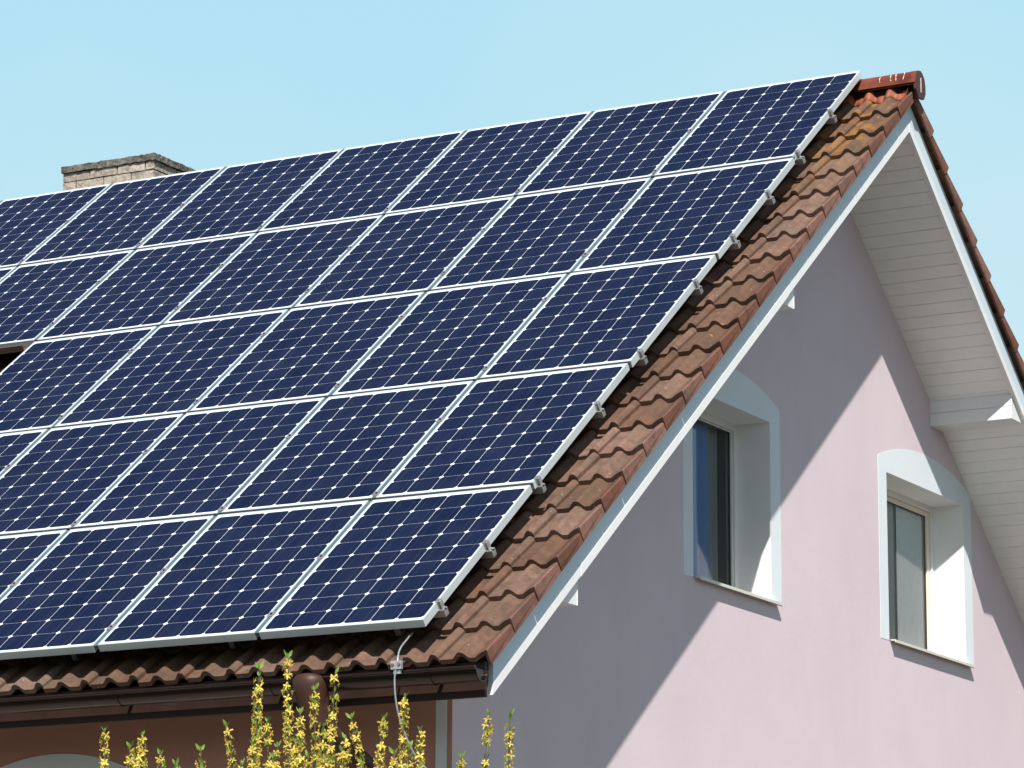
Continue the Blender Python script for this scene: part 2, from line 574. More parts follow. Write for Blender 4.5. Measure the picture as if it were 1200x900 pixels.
def make_window(cfg, mp, top=True, style='net'):
    """mp(u, w, d): u along the wall, w height, d depth into the wall"""
    a0, a1 = cfg['a']; b0, b1 = cfg['b']
    zt, zb, zc, zp = (ZO+cfg[q] for q in ('zt', 'zb', 'zc', 'zp'))
    D = 0.224
    flip = mp(1, 0, 0) - mp(0, 0, 0)
    # surround: band with segmental arch, 5 mm proud
    mbs = MB()
    cu = (b0+b1)/2; hw = (b1-b0)/2
    rr = (hw*hw + (zp-zc)**2)/(2*(zp-zc))
    arc = []
    for i in range(33):
        uu = b0 + (b1-b0)*i/32
        arc.append((uu, zp - rr + math.sqrt(max(0, rr*rr-(uu-cu)**2))))
    e = -0.002
    def q(u, w, d=e): return mp(u, w, d)
    mbs.face([q(b0, zb-.006), q(a0, zb-.006), q(a0, zt), q(b0, zt)])
    mbs.face([q(a1, zb-.006), q(b1, zb-.006), q(b1, zt), q(a1, zt)])
    for (u1, w1), (u2, w2) in zip(arc, arc[1:]):
        mbs.face([q(u1, zt), q(u2, zt), q(u2, w2), q(u1, w1)])
        mbs.face([q(u1, w1), q(u2, w2), q(u2, w2, 0.0), q(u1, w1, 0.0)])
    mbs.face([q(b0, zb-.006), q(b0, zc), q(b0, zc, 0), q(b0, zb-.006, 0)])
    mbs.face([q(b1, zb-.006), q(b1, zc), q(b1, zc, 0), q(b1, zb-.006, 0)])
    mbs.face([q(b0, zb-.006), q(b1, zb-.006), q(b1, zb-.006, 0), q(b0, zb-.006, 0)])
    # window part = outer frame
    fw_ = 0.045
    fr = MB()
    def bar(mb_, u0, u1, w0, w1, d0, d1, m=0):
        mb_.box(mp(u0, w0, d0), mp(u1, w0, d0)-mp(u0, w0, d0), mp(u0, w1, d0)-mp(u0, w0, d0), mp(u0, w0, d1)-mp(u0, w0, d0), m)
    bar(fr, a0, a0+fw_, zb, zt, D, D+.06)
    bar(fr, a1-fw_, a1, zb, zt, D, D+.06)
    bar(fr, a0+fw_, a1-fw_, zt-fw_, zt, D, D+.06)
    bar(fr, a0+fw_, a1-fw_, zb, zb+fw_, D, D+.06)
    win = fr.build('window', M['frame_white'], house)
    mbs.build('surround', M['band'], win)
    rv = MB()
    rv.face([q(a0, zb, e), q(a0, zt, e), q(a0, zt, D+.06), q(a0, zb, D+.06)])
    rv.face([q(a1, zb, e), q(a1, zt, e), q(a1, zt, D+.06), q(a1, zb, D+.06)])
    rv.face([q(a0, zt, e), q(a1, zt, e), q(a1, zt, D+.06), q(a0, zt, D+.06)])
    rv.face([q(a0, zb, e), q(a1, zb, e), q(a1, zb, D+.06), q(a0, zb, D+.06)])
    rv.build('reveal', M['reveal'], win)
    # sash
    sm = 'frame_tan' if style == 'net' else 'frame_white'
    sa = MB()
    s0, s1, t0, t1 = a0+fw_+.004, a1-fw_-.004, zb+fw_+.004, zt-fw_-.004
    sw = 0.048 if style == 'net' else 0.012
    bar(sa, s0, s0+sw, t0, t1, D+.012, D+.05)
    bar(sa, s1-sw, s1, t0, t1, D+.012, D+.05)
    bar(sa, s0+sw, s1-sw, t1-sw*.6, t1, D+.012, D+.05)
    bar(sa, s0+sw, s1-sw, t0, t0+sw*.6, D+.012, D+.05)
    sa.build('sash', M[sm], win)
    ga = MB()
    bar(ga, a0+fw_-.002, a1-fw_+.002, zb+fw_-.002, zt-fw_+.002, D+.052, D+.058)
    # gasket ring as four thin bars instead of a slab
    ga = MB()
    for (u0, u1, w0, w1) in ((s0+sw, s0+sw+.006, t0, t1), (s1-sw-.006, s1-sw, t0, t1), (s0+sw, s1-sw, t1-sw*.6-.006, t1-sw*.6), (s0+sw, s1-sw, t0+sw*.6, t0+sw*.6+.006)):
        bar(ga, u0, u1, w0, w1, D+.024, D+.030)
    ga.build('gasket', M['gasket'], win)
    pn = MB()
    pn.face([mp(a, b, D+.031) for a, b in ((s0+sw-.004, t0+sw*.6-.004), (s1-sw+.004, t0+sw*.6-.004), (s1-sw+.004, t1-sw*.6+.004), (s0+sw-.004, t1-sw*.6+.004))])
    nrm = (Vector(pn.v[1])-Vector(pn.v[0])).cross(Vector(pn.v[2])-Vector(pn.v[0]))
    if nrm.dot(mp(a0, zb, 0)-mp(a0, zb, 1)) < 0:
        pn.f[0] = pn.f[0][::-1]
    pn.build('pane', M['glass'], win)
    # sill: thin sheet, slightly sloped, with a down-turned lip
    sl = MB()
    def sp(u, w, d): return mp(u, w, d)
    ua, ub = a0+.012, a1+.075
    pr = [(D, .026), (D, .018), (-0.048, -0.004), (-0.048, -0.026), (-0.044, -0.020), (-0.044, 0.004)]
    P0 = [sp(ua, zb+h, d) for d, h in pr]; P1 = [sp(min(ub, b1-.004), zb+h, d) for d, h in pr]
    # inside the opening only up to the reveal; the lip runs past it
    P1i = [sp(a1-.002, zb+h, d) for d, h in pr[:2]]
    sl.grid([[sp(ua, zb+.018, D), sp(ua, zb+.003, -.006)], [sp(a1-.002, zb+.018, D), sp(a1-.002, zb+.003, -.006)]], 0, False)
    lp = [(-.0055, .003), (-0.044, -.001), (-0.044, -.019), (-.038, -.019), (-.038, -.008), (-.0055, -.006)]
    sl.loft([sp(ua, zb+h, d) for d, h in lp], [sp(min(ub, b1-.004), zb+h, d) for d, h in lp], 0, False)
    sl.build('sill', M['sill'], win)
    # curtains and tinted sheets, in soft folds
    def cur(u0, u1, mat, d, amp=.012, per=.075):
        cb = MB(); rows_ = []
        nseg = max(6, int((u1-u0)/per*8))
        for w in (zb+.02, zt-.02):
            rows_.append([mp(u0+(u1-u0)*i/nseg, w, D+d+amp*math.sin(i/8*2*math.pi)+amp*.5*math.sin(i*.37)) for i in range(nseg+1)])
        cb.grid(rows_, 0, True)
        cb.build('curtain', M[mat], win)
    if style == 'net':
        cur(a0+.03, a0+.60*(a1-a0), 'net_fold', .07)
        cur(a0+.585*(a1-a0), a1-.02, 'curtain', .045, .006)
    elif style == 'blue':  # blue and grey folded sheets behind the pane
        cur(a0+.30*(a1-a0), a0+.77*(a1-a0), 'blue_sheet', .085)
        cur(a0+.765*(a1-a0), a0+.93*(a1-a0), 'grey_sheet', .10)
    else:
        cur(a0+.02, a1-.02, 'grey_sheet', .16)
    # room behind
    rm = MB()
    dd = D+.0605
    A, B_, E_, F_ = a0-.3, a1+.3, zb-.3, zt+.12
    rm.face([mp(A, E_, 1.2), mp(B_, E_, 1.2), mp(B_, F_, 1.2), mp(A, F_, 1.2)])
    for (p, q_) in (((A, E_), (B_, E_)), ((B_, E_), (B_, F_)), ((B_, F_), (A, F_)), ((A, F_), (A, E_))):
        rm.face([mp(p[0], p[1], dd), mp(q_[0], q_[1], dd), mp(q_[0], q_[1], 1.2), mp(p[0], p[1], 1.2)])
    rm.build('room_lining', M['dark_room'], win)
    return win


gm = lambda u, w, d: Vector((XW - d, u, w))
fm = lambda u, w, d: Vector((u, YFW + d, w))
w1 = make_window(WIN[0], gm, style='blue')
w1['label'] = 'gable window in shadow with dark blue pane'
w2 = make_window(WIN[1], gm, style='net')
w2['label'] = 'gable window half in sunlight with pale curtain'
w3 = make_window(FWIN, fm, style='plain')
w3['label'] = 'arched pale window surround low on the brown wall'

# ------------------------------------------------------------------ roof
NP = -0.155                                   # pan of a tile at its front edge (crest NP+.028)
HH = 0.035
TILT = 0.036


def hump(d, hw=0.050):
    d = abs(d)
    return HH*(0.5+0.5*math.cos(math.pi*(d/hw)**1.25)) if d < hw else 0.0


SEAM = 0.273                                  # seam sits this far in from the verge face


def tile_profile(xr, verge=False):
    """top line of one field tile whose right seam is at xr; (x, h) left to right"""
    pts = []
    w = 0.30
    n_ = 30
    for i in range(n_+1):
        x = xr - w + w*i/n_
        # hump next to the seam is the overlapping roll, a touch higher
        h = max(hump(x-(xr-0.027), 0.045)*1.1, hump(x-(xr-0.177)))
        pts.append((x, h))
    return pts


def add_tile(mb, prof, t0, t1, dn=0.0, tone=0.5, back=False, skew=0.0, th=0.029, mat=0):
    T = (lambda p: mir(p)) if back else (lambda p: p)
    def line(t, nn, dth):
        return [T(RP(x, VR+t+skew*(x-prof[0][0]), nn + h - dth)) for x, h in prof]
    n1 = NP + dn; n0 = NP - TILT + dn
    tm = t1 - 0.006
    top0, topm, top1 = line(t0, n0, 0), line(tm, n1-.0005, 0), line(t1, n1, 0.004)
    bot1, bot0 = line(t1, n1, th), line(t0, n0, th)
    rows = [top0, topm]
    if back:
        rows = [list(reversed(r)) for r in rows]; top1 = list(reversed(top1)); bot1 = list(reversed(bot1)); bot0 = list(reversed(bot0)); topm = list(reversed(topm)); top0 = list(reversed(top0))
    mb.grid([top0, topm, top1][::-1], mat, True, tone)
    mb.grid([top1, bot1][::-1], mat, False, tone)
    mb.grid([bot1, bot0][::-1], mat, True, tone)
    mb.face([top0[-1], topm[-1], top1[-1], bot1[-1], bot0[-1]], mat, False, tone)
    mb.face([top0[0], topm[0], top1[0], bot1[0], bot0[0]][::-1], mat, False, tone)


NC = 23
roofs = []
for back in (False, True):
    mb = MB()
    for kk in range(1, NC+1):
        t1 = .1755 + kk*GA; t0 = t1 - GA - 0.05
        if kk == 1:
            t0 = 0.135
        c = 0
        xr = XV - SEAM
        while xr > XEND:
            tn = random.random()
            add_tile(mb, tile_profile(xr), t0, t1+random.uniform(-.005, .005), random.uniform(-.003, .003), tn, back, random.uniform(-.010, .010))
            xr -= 0.30; c += 1
    rf = mb.build('roof', [M['tile']], house)
    rf['label'] = 'back slope of red brown tiles' if back else 'front slope of red brown tiles beneath the solar panels'
    roofs.append(rf)
    ul = MB()
    T = mir if back else (lambda p: p)
    a_, b_, c_, d_ = [T(RP(x, v, -0.215)) for x, v in ((0.29, VR+.168), (XEND, VR+.168), (XEND, 7.24), (0.29, 7.24))]
    ul.face([a_, b_, c_, d_])
    ul.build('underlay', M['underlay'], rf)

# verge tiles: pan, roll, raised edge and a hanging side
for back in (False, True):
    T = mir if back else (lambda p: p)
    for kk in range(1, NC+1):
        t1 = .1755 + kk*GA + random.uniform(-.003, .003)
        t0 = .1755 + kk*GA - GA - 0.045
        if kk == 1:
            t0 = 0.125
        mb = MB()
        tone = random.random()
        xs = XV - SEAM + 0.001
        prof = []
        for i in range(25):
            x = xs + (XV-.006 - xs)*i/24
            h = max(hump(x-(XV-0.150)), HH*1.0*max(0, 1-abs(x-(XV-.008))/.062)**0.8)
            prof.append((x, h))
        dn = random.uniform(-.0015, .0015)
        add_tile(mb, prof, t0, t1, dn, tone, back, 0.0, 0.029, 0)
        # hanging side, slightly leaning out, with a rounded upper arris
        def ring(t, nn, end):
            # the lower edge hangs parallel to the slope; the end is cut back slightly towards the bottom
            cut = -.0075 if end else 0.0
            ii = [(XV-.007, nn+HH+.0005, 0), (XV-.002, nn+HH-.0015, 0), (XV, nn+HH-.007, 0), (XV+.001, -.182, 0), (XV+.002, -.2125, cut),
                  (XV-.013, -.2125, cut), (XV-.014, -.182, 0), (XV-.015, nn+HH-.02, 0)]
            ox = .004 if end else -.001
            return [T(RP(x+(ox*1.6 if h > -.19 else 0), VR+t+dt, h)) for x, h, dt in ii]
        fl0 = ring(0.125 if kk == 1 else t1-GA+.001, NP+dn-TILT*.97, False)
        fl1 = ring(t1, NP+dn, True)
        if back:
            fl0, fl1 = list(reversed(fl0)), list(reversed(fl1))
        mb.loft(fl0, fl1, 1, False, tone)
        o = mb.build('verge_tile', [M['tile'], M['tile_side']], roofs[1 if back else 0])

# ridge tiles, end plate, roll
mb0 = None
zt_ = ZO-0.060
xx = 0.405
rk = 0
while xx > XEND:
    mb = MB()
    L_ = 0.40
    tone = random.random()
    rows = []
    for (xo, rs) in ((xx, 1.0), (xx-.045, 1.0), (xx-.0455, .975), (xx-L_-.03, .95)):
        rr = []
        for i in range(17):
            a = math.pi*(i/16)
            yy = math.cos(a); zz = math.sin(a)
            rr.append((xo, YA - yy*0.078*rs, zt_-0.070 + (zz*0.070*rs)))
        rr = [(xo, YA-0.090*rs, zt_-0.098)] + rr + [(xo, YA+0.090*rs, zt_-0.098)]
        rows.append(rr)
    mb.grid(rows[::-1], 0, True, tone)
    inner = [[(p[0], YA+(p[1]-YA)*.86, p[2]-.013) for p in r] for r in rows]
    mb.grid([rows[0], inner[0]][::-1], 0, False, tone)
    mb.grid(inner, 0, True, tone)
    rt = mb.build('ridge_tile', [M['ridge']], roofs[0])
    if rk < 2:
        # pale mortar streaks across the cap
        for j, xo in enumerate((.085, .14, .175, .25) if rk == 0 else (.1, .22)):
            sm = MB(); rws = []
            for q in (0, 1):
                rr = []
                for i in range(0, 15):
                    a = math.pi*(i/16)*(.8 if j % 2 else .9)+.05
                    w_ = 0.0022 + 0.0016*math.sin(i*1.7+j)
                    rs = .975 - .025*(xo/.43) + .006
                    rr.append((xx-xo + (w_ if q else -w_) + .004*math.sin(i*.6+j), YA-math.cos(a)*.0795*rs, zt_-.070+math.sin(a)*.0715*rs))
                rws.append(rr)
            sm.grid(rws, 0, True)
            sm.build('mortar_streak', M['mortar_line'], house)
    xx -= L_; rk += 1
mb = MB()
pts = [(-.094, -.150), (-.094, -.095), (-.078, -.045), (-.040, -.012), (0, -.001), (.040, -.012), (.078, -.045), (.094, -.095), (.094, -.150), (.060, -.198), (-.045, -.205)]
f0 = [Vector((.396, YA+y*.88, zt_+z*.94)) for y, z in pts][::-1]
f1 = [Vector((.412, YA+y*.88, zt_+z*.94)) for y, z in pts][::-1]
mb.loft(f0, f1, 0, False)
mb.box((.412, YA-.003, zt_-.15), (.004, 0, 0), (0, .006, 0), (0, 0, .10), 1)
mb.build('ridge_end_plate', [M['ridge_end'], M['mortar_line']], roofs[0], bevel=.003)
for back in (False, True):
    mb = MB()
    T = mir if back else (lambda p: p)
    rows = []
    n_seg = 560
    for t, lift in ((0.150, .038), (0.190, .022), (0.224, .005), (0.226, -.003)):
        rr = []
        for i in range(n_seg+1):
            x = XV-.02 - (XV-.02-XEND)*i/n_seg*0.30
            d = (XV - x) % 0.15
            h = hump(min(d, .15-d))
            rr.append(T(RP(x, VR+t+0.010*math.sin(x*41)+.006*math.sin(x*97), NP-TILT*(1-t/.488)+h+lift)))
        rows.append(rr)
    mb.grid(rows, 0, True)
    mb.build('ridge_roll', M['roll'], roofs[1 if back else 0])

mb = MB()
mb.box((XEND, YA-.045, ZO-.32), (XF-.03-XEND, 0, 0), (0, .09, 0), (0, 0, .175))
mb.build('ridge_batten', M['underlay'], roofs[0])

# rake boards with a moulding; its white height imitates the sunlit lower strip
NB = -0.379
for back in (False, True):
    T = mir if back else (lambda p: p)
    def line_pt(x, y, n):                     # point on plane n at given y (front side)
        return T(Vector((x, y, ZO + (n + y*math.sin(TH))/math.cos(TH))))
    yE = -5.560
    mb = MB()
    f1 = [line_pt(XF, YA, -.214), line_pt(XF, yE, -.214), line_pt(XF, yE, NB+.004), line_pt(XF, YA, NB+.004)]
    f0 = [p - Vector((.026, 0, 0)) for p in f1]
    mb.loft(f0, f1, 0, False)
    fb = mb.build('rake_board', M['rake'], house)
    # moulding in three lengths with a small step at each joint
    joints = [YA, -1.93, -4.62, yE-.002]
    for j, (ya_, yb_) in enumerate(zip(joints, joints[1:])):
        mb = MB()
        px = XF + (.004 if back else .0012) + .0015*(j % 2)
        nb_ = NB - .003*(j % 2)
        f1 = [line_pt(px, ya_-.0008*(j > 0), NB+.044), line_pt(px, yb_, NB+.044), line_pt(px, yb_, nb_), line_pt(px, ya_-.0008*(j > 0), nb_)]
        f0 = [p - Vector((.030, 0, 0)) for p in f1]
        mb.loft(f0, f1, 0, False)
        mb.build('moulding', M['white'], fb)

# soffit boarding under the overhang (each board chamfered, all one panelling)
for back in (False, True):
    T = mir if back else (lambda p: p)
    mb = MB()
    t = 0.285
    while t < 7.31:
        t2 = min(t+0.1035, 7.32)
        dn = random.uniform(-.0012, .0012)
        tn = random.random()
        c0 = .003
        prof = [(t, -.355), (t+.0008, -.362+dn), (t+.0008+c0, -.3655+dn), (t2-.0008-c0, -.3655+dn), (t2-.0008, -.362+dn), (t2, -.355)]
        rowa = [T(RP(XF-.027, VR+a, b)) for a, b in prof]
        rowb = [T(RP(XW+.0005, VR+a, b)) for a, b in prof]
        mb.grid([rowa, rowb] if back else [rowb, rowa], 0, False, tn)
        t = t2
    sf = mb.build('soffit', M['soffit'], house)
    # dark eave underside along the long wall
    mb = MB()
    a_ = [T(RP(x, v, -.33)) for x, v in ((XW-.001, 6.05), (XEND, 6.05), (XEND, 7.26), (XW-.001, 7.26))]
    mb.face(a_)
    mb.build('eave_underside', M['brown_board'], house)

# boxed purlin ends
for (yi, zb_) in ((1.845, -2.040), (4.655, -4.225)):
    for sgn in (-1, 1):
        y_in = YA + sgn*(yi-YA)
        T = (lambda p: mir(p)) if sgn > 0 else (lambda p: Vector(p))
        y = -(yi) + 2*YA if False else (2*YA - yi)
        ztop = zroof(y, -.364)
        # outer end where the bottom meets the soffit plane
        yo = ((zb_)*math.cos(TH) + .364)/math.sin(TH)
        mb = MB()
        tri = [(y, ztop), (y, ZO+zb_), (yo, ZO+zb_)]
        f1 = [T(Vector((XF-.024, a, b))) for a, b in tri]
        f0 = [T(Vector((XW, a, b))) for a, b in tri]
        mb.loft(f0, f1, 0, False)
        # board joint on the inner face: a shallow proud lath
        zmid = ZO+zb_ + (ztop-ZO-zb_)*.52
        hb = (ztop-ZO-zb_)
        for za, zc_ in ((ZO+zb_+.001, ZO+zb_+hb*.50), (ZO+zb_+hb*.52, ztop-.001)):
            pp = [T(Vector((XW+.001, y+.0005, za))), T(Vector((XF-.022, y+.0005, za)))]
            o_ = pp[0]
            mb.box(o_, pp[1]-pp[0], T(Vector((XW+.001, y+.006, za)))-o_, T(Vector((XW+.001, y+.0005, zc_)))-o_, 0)
        mb.build('purlin_casing', M['white'], house)

# eave board + gutter
for back in (False, True):
    T = mir if back else (lambda p: Vector(p))
    mb = MB()
    o_ = T(Vector((XEND, -5.655, ZO-4.822)))
    mb.box(o_, Vector((XF+.006-XEND, 0, 0)), T(Vector((XEND, -5.630, ZO-4.822)))-o_, Vector((0, 0, .175)))
    mb.build('eave_board', M['brown_board'], house)
    mb = MB()
    yc, zc_, rg = -5.783, ZO-4.703, 0.062
    prof = []
    for i in range(19):
        a = math.pi + math.pi*i/18
        prof.append((yc+rg*math.cos(a), zc_+rg*math.sin(a)))
    inner = [(yc+(y-yc)*.965, zc_+(z-zc_)*.965) for y, z in reversed(prof)]
    full = prof + inner
    xg0, xg1 = XEND, 0.383
    r0_ = [T(Vector((xg0, y, z))) for y, z in full]; r1_ = [T(Vector((xg1, y, z))) for y, z in full]
    mb.grid([r0_, r1_], 0, True, .5, True)
    # bead
    bd = []
    for i in range(10):
        a = 2*math.pi*i/10
        bd.append((yc-rg-.004+.0095*math.cos(a), zc_+.002+.0095*math.sin(a)))
    mb.loft([T(Vector((xg0, y, z))) for y, z in bd], [T(Vector((xg1, y, z))) for y, z in bd], 0, True)
    gt = mb.build('gutter', M['brown_metal'], house)
    mb = MB()
    dsk = [T(Vector((xg1-.012, yc+(y-yc)*.962, zc_+(z-zc_)*.962))) for y, z in prof]
    mb.face(dsk)
    mb.loft([T(Vector((xg1-.006, y, z))) for y, z in prof+[((p[0]-yc)*.93+yc, (p[1]-zc_)*.93+zc_) for p in reversed(prof)]],
            [T(Vector((xg1+.003, y, z))) for y, z in prof+[((p[0]-yc)*.93+yc, (p[1]-zc_)*.93+zc_) for p in reversed(prof)]], 0, True)
    mb.build('end_cap', M['brown_metal'], gt)
    x = 0.100
    while x > XEND:
        mb = MB()
        pr2 = []
        for i in range(0, 19):
            a = math.pi + math.pi*i/18
            pr2.append((yc+(rg+.0035)*math.cos(a), zc_+(rg+.0035)*math.sin(a)))
        pr2 = [(yc-rg-.015, zc_+.004), (yc-rg-.014, zc_-.006)] + pr2 + [(-5.657, zc_+.02)]
        ra = [T(Vector((x, a, b))) for a, b in pr2]; rb = [T(Vector((x+.024, a, b))) for a, b in pr2]
        mb.grid([ra, rb], 0, True)
        mb.build('gutter_bracket', [M['brown_metal'], M['steel']], gt)
        x -= 0.93

# downpipe: from the gutter back to the wall, then down
def smooth_path(pts, n=8):
    out = []
    P = [Vector(p) for p in pts]
    P = [P[0]*2-P[1]] + P + [P[-1]*2-P[-2]]
    for i in range(1, len(P)-2):
        for j in range(n):
            t = j/n
            a, b, c, d = P[i-1], P[i], P[i+1], P[i+2]
            out.append(0.5*((2*b)+(c-a)*t+(2*a-5*b+4*c-d)*t*t+(3*b-3*c+d-a)*t**3))
    out.append(P[-2])
    return out


DP = [(-.555, -5.800, ZO-4.730), (-.545, -5.80, ZO-4.84), (-.535, -5.72, ZO-4.955), (-.50, -5.42, ZO-5.10), (-.46, -5.10, ZO-5.26), (-.45, -4.97, ZO-5.38), (-.45, -4.935, ZO-5.6)]
mb = MB()
mb.tube(smooth_path(DP), .060, 18)
mb.tube([(-.45, -4.935, ZO-5.58), (-.45, -4.935, .05)], .0615, 18)
dpo = mb.build('downpipe', M['pipe'], house)
mb = MB()
cone = [(-.575, -5.815, ZO-4.688), (-.572, -5.825, ZO-4.730), (-.562, -5.825, ZO-4.82), (-.548, -5.80, ZO-4.94)]
mb.tube(smooth_path(cone, 4), [.030, .068, .086, .094, .096, .093, .087, .080, .074, .070, .067, .066, .065][:13], 20)
mb.build('outlet_funnel', M['pipe'], dpo)
for zz in (2.6, 0.9):
    mb = MB()
    mb.tube([(-.45, -4.935, zz), (-.45, -4.935, zz+.03)], .066, 16)
    mb.build('pipe_clip', M['brown_metal'], dpo)

# chimney: pale brick, grey rough concrete cap
ch0, ch1, cy0, cy1 = -6.66, -5.835, 0.30, 0.98
mb = MB()
ztc = ZO+0.230
hz = .073
zz = ztc
lay = 0
def brick_tone(): return random.random()
mb.box((ch0+.012, cy0+.012, ZO-.9), (ch1-ch0-.024, 0, 0), (0, cy1-cy0-.024, 0), (0, 0, ztc-ZO+.9), 1)
while zz > ZO-.75:
    z1 = zz; z0 = zz-hz+.010
    for face in range(4):
        horiz = face in (0, 2)
        a, b = (ch0, ch1) if horiz else (cy0, cy1)
        p = a - (0.125 if lay % 2 else 0.0) + (0.0 if horiz else .06)
        while p < b-.01:
            q0, q1 = max(p, a+ (0 if horiz else .105)), min(p+.240, b - (0 if horiz else .105))
            p += .252
            if q1-q0 < .03:
                continue
            jx = random.uniform(-.004, .004); jz = random.uniform(-.002, .002)
            if horiz:
                yb_ = cy0+jx if face == 0 else cy1-.1+jx
                mb.box((q0, yb_, z0+jz), (q1-q0, 0, 0), (0, .1, 0), (0, 0, z1-z0), 0, brick_tone())
            else:
                xb_ = ch1-.1+jx if face == 1 else ch0+jx
                mb.box((xb_, q0, z0+jz), (.1, 0, 0), (0, q1-q0, 0), (0, 0, z1-z0), 0, brick_tone())
    zz -= hz; lay += 1
k = NT('pale_brick', 0.9, 0.2)
Pw = k.wpos()
c = k.mix(k.attr('tone'), (0.40, 0.34, 0.28), (0.50, 0.44, 0.37))
c = k.mix(k.math('MULTIPLY', k.ramp(k.noise(14, 6, .7, Pw), .46, .64), .8), c, (0.17, 0.145, 0.12))
k.col(c); k.bump(k.noise(55, 5, .7, Pw), .9, .012)
M['brick'] = k.m
M['mortar'] = simple('chimney_mortar', (0.10, 0.09, 0.08), .95, .1, 0, .3, 40, .5, 90)
chim = mb.build('chimney', [M['brick'], M['mortar']], roofs[1], bevel=.004)
chim['label'] = 'pale brick chimney top rising behind the panels'
k = NT('weathered_concrete', 0.95, 0.15)
Pw = k.wpos()
c = k.mix(k.ramp(k.noise(9, 6, .75, Pw), .38, .66), (0.085, 0.078, 0.06), (0.30, 0.285, 0.26))
c = k.mix(k.math('MULTIPLY', k.ramp(k.noise(40, 5, .7, Pw), .5, .62), .8), c, (0.045, 0.042, 0.032))
c = k.mix(k.math('MULTIPLY', k.ramp(k.noise(6, 4, .6, Pw), .58, .68), .5), c, (0.17, 0.13, 0.035))
k.col(c); k.bump(k.noise(45, 6, .75, Pw), 1.0, .02)
M['concrete'] = k.m
mb = MB()
nx, ny = 34, 24
def cappt(x, y, z):
    return (x+random.uniform(-.003, .003), y+random.uniform(-.004, .004), z+random.uniform(-.004, .004))
cz0, cz1 = ztc+.002, ztc+.052
X = [ch0-.008+(ch1-ch0+.030)*i/nx for i in range(nx+1)]
Yv = [cy0-.014+(cy1-cy0+.028)*i/ny for i in range(ny+1)]
loop = [(x, Yv[0]) for x in X[:-1]] + [(X[-1], y) for y in Yv[:-1]] + [(x, Yv[-1]) for x in X[:0:-1]] + [(X[0], y) for y in Yv[:0:-1]]
low = [cappt(a, b, cz0) for a, b in loop]
mid = [cappt(a, b, (cz0+cz1)/2) for a, b in loop]
hi = [cappt(a, b, cz1) for a, b in loop]
cx_, cy_ = (ch0+ch1)/2, (cy0+cy1)/2
inn = [(cx_+(a-cx_)*.93, cy_+(b-cy_)*.93, cz1+.006) for a, b in loop]
mb.grid([low, mid, hi, inn], 0, False, .5, True)
mb.face(inn, 0)
mb.face(low[::-1], 0)
mb.build('chimney_cap', M['concrete'], chim)

# ------------------------------------------------------------------ solar panels
E_OFF = [-0.018, 0.017, 0.011, 0.003, -0.006, -0.006]
ROWS = [8, 8, 5, 6, 5]
rown = ['top row', 'second row from the top', 'middle row', 'fourth row from the top', 'bottom row']
coln = ['at the right hand end of the', 'second from the right in the', 'third from the right in the', 'fourth from the right in the',
        'fifth from the right in the', 'sixth from the right in the', 'seventh from the right in the', 'eighth from the right in the']


def panel_frame_mesh():
    mb = MB()
    fw_, H = .0115, .042
    W, L = PW, PL
    # mitred ring, local x in [-W,0], y in [-L,0], z top 0
    o = [(-W, -L), (0, -L), (0, 0), (-W, 0)]
    i = [(-W+fw_, -L+fw_), (-fw_, -L+fw_), (-fw_, -fw_), (-W+fw_, -fw_)]
    ib = [(-W+.028, -L+.028), (-.028, -L+.028), (-.028, -.028), (-W+.028, -.028)]
    for a in range(4):
        b = (a+1) % 4
        mb.face([(*o[a], 0), (*o[b], 0), (*i[b], 0), (*i[a], 0)])
        mb.face([(*o[a], -H), (*o[b], -H), (*o[b], 0), (*o[a], 0)])
        mb.face([(*i[a], 0), (*i[b], 0), (*i[b], -.006), (*i[a], -.006)])
        mb.face([(*ib[a], -H), (*ib[b], -H), (*o[b], -H), (*o[a], -H)])
        mb.face([(*i[a], -.008), (*i[b], -.008), (*i[b], -H+.002), (*i[a], -H+.002)])
    return mb


def laminate_mesh():
    mb = MB()
    e = .0105
    P0 = [(-PW+e, -PL+e), (-e, -PL+e), (-e, -e), (-PW+e, -e)]
    mb.face([(*p, -.0022) for p in P0])
    mb.face([(*p, -.0072) for p in P0][::-1], 1)
    return mb


def junction_mesh():
    mb = MB()
    mb.box((-.56, -.14, -.030), (.14, 0, 0), (0, .09, 0), (0, 0, .0225))
    return mb


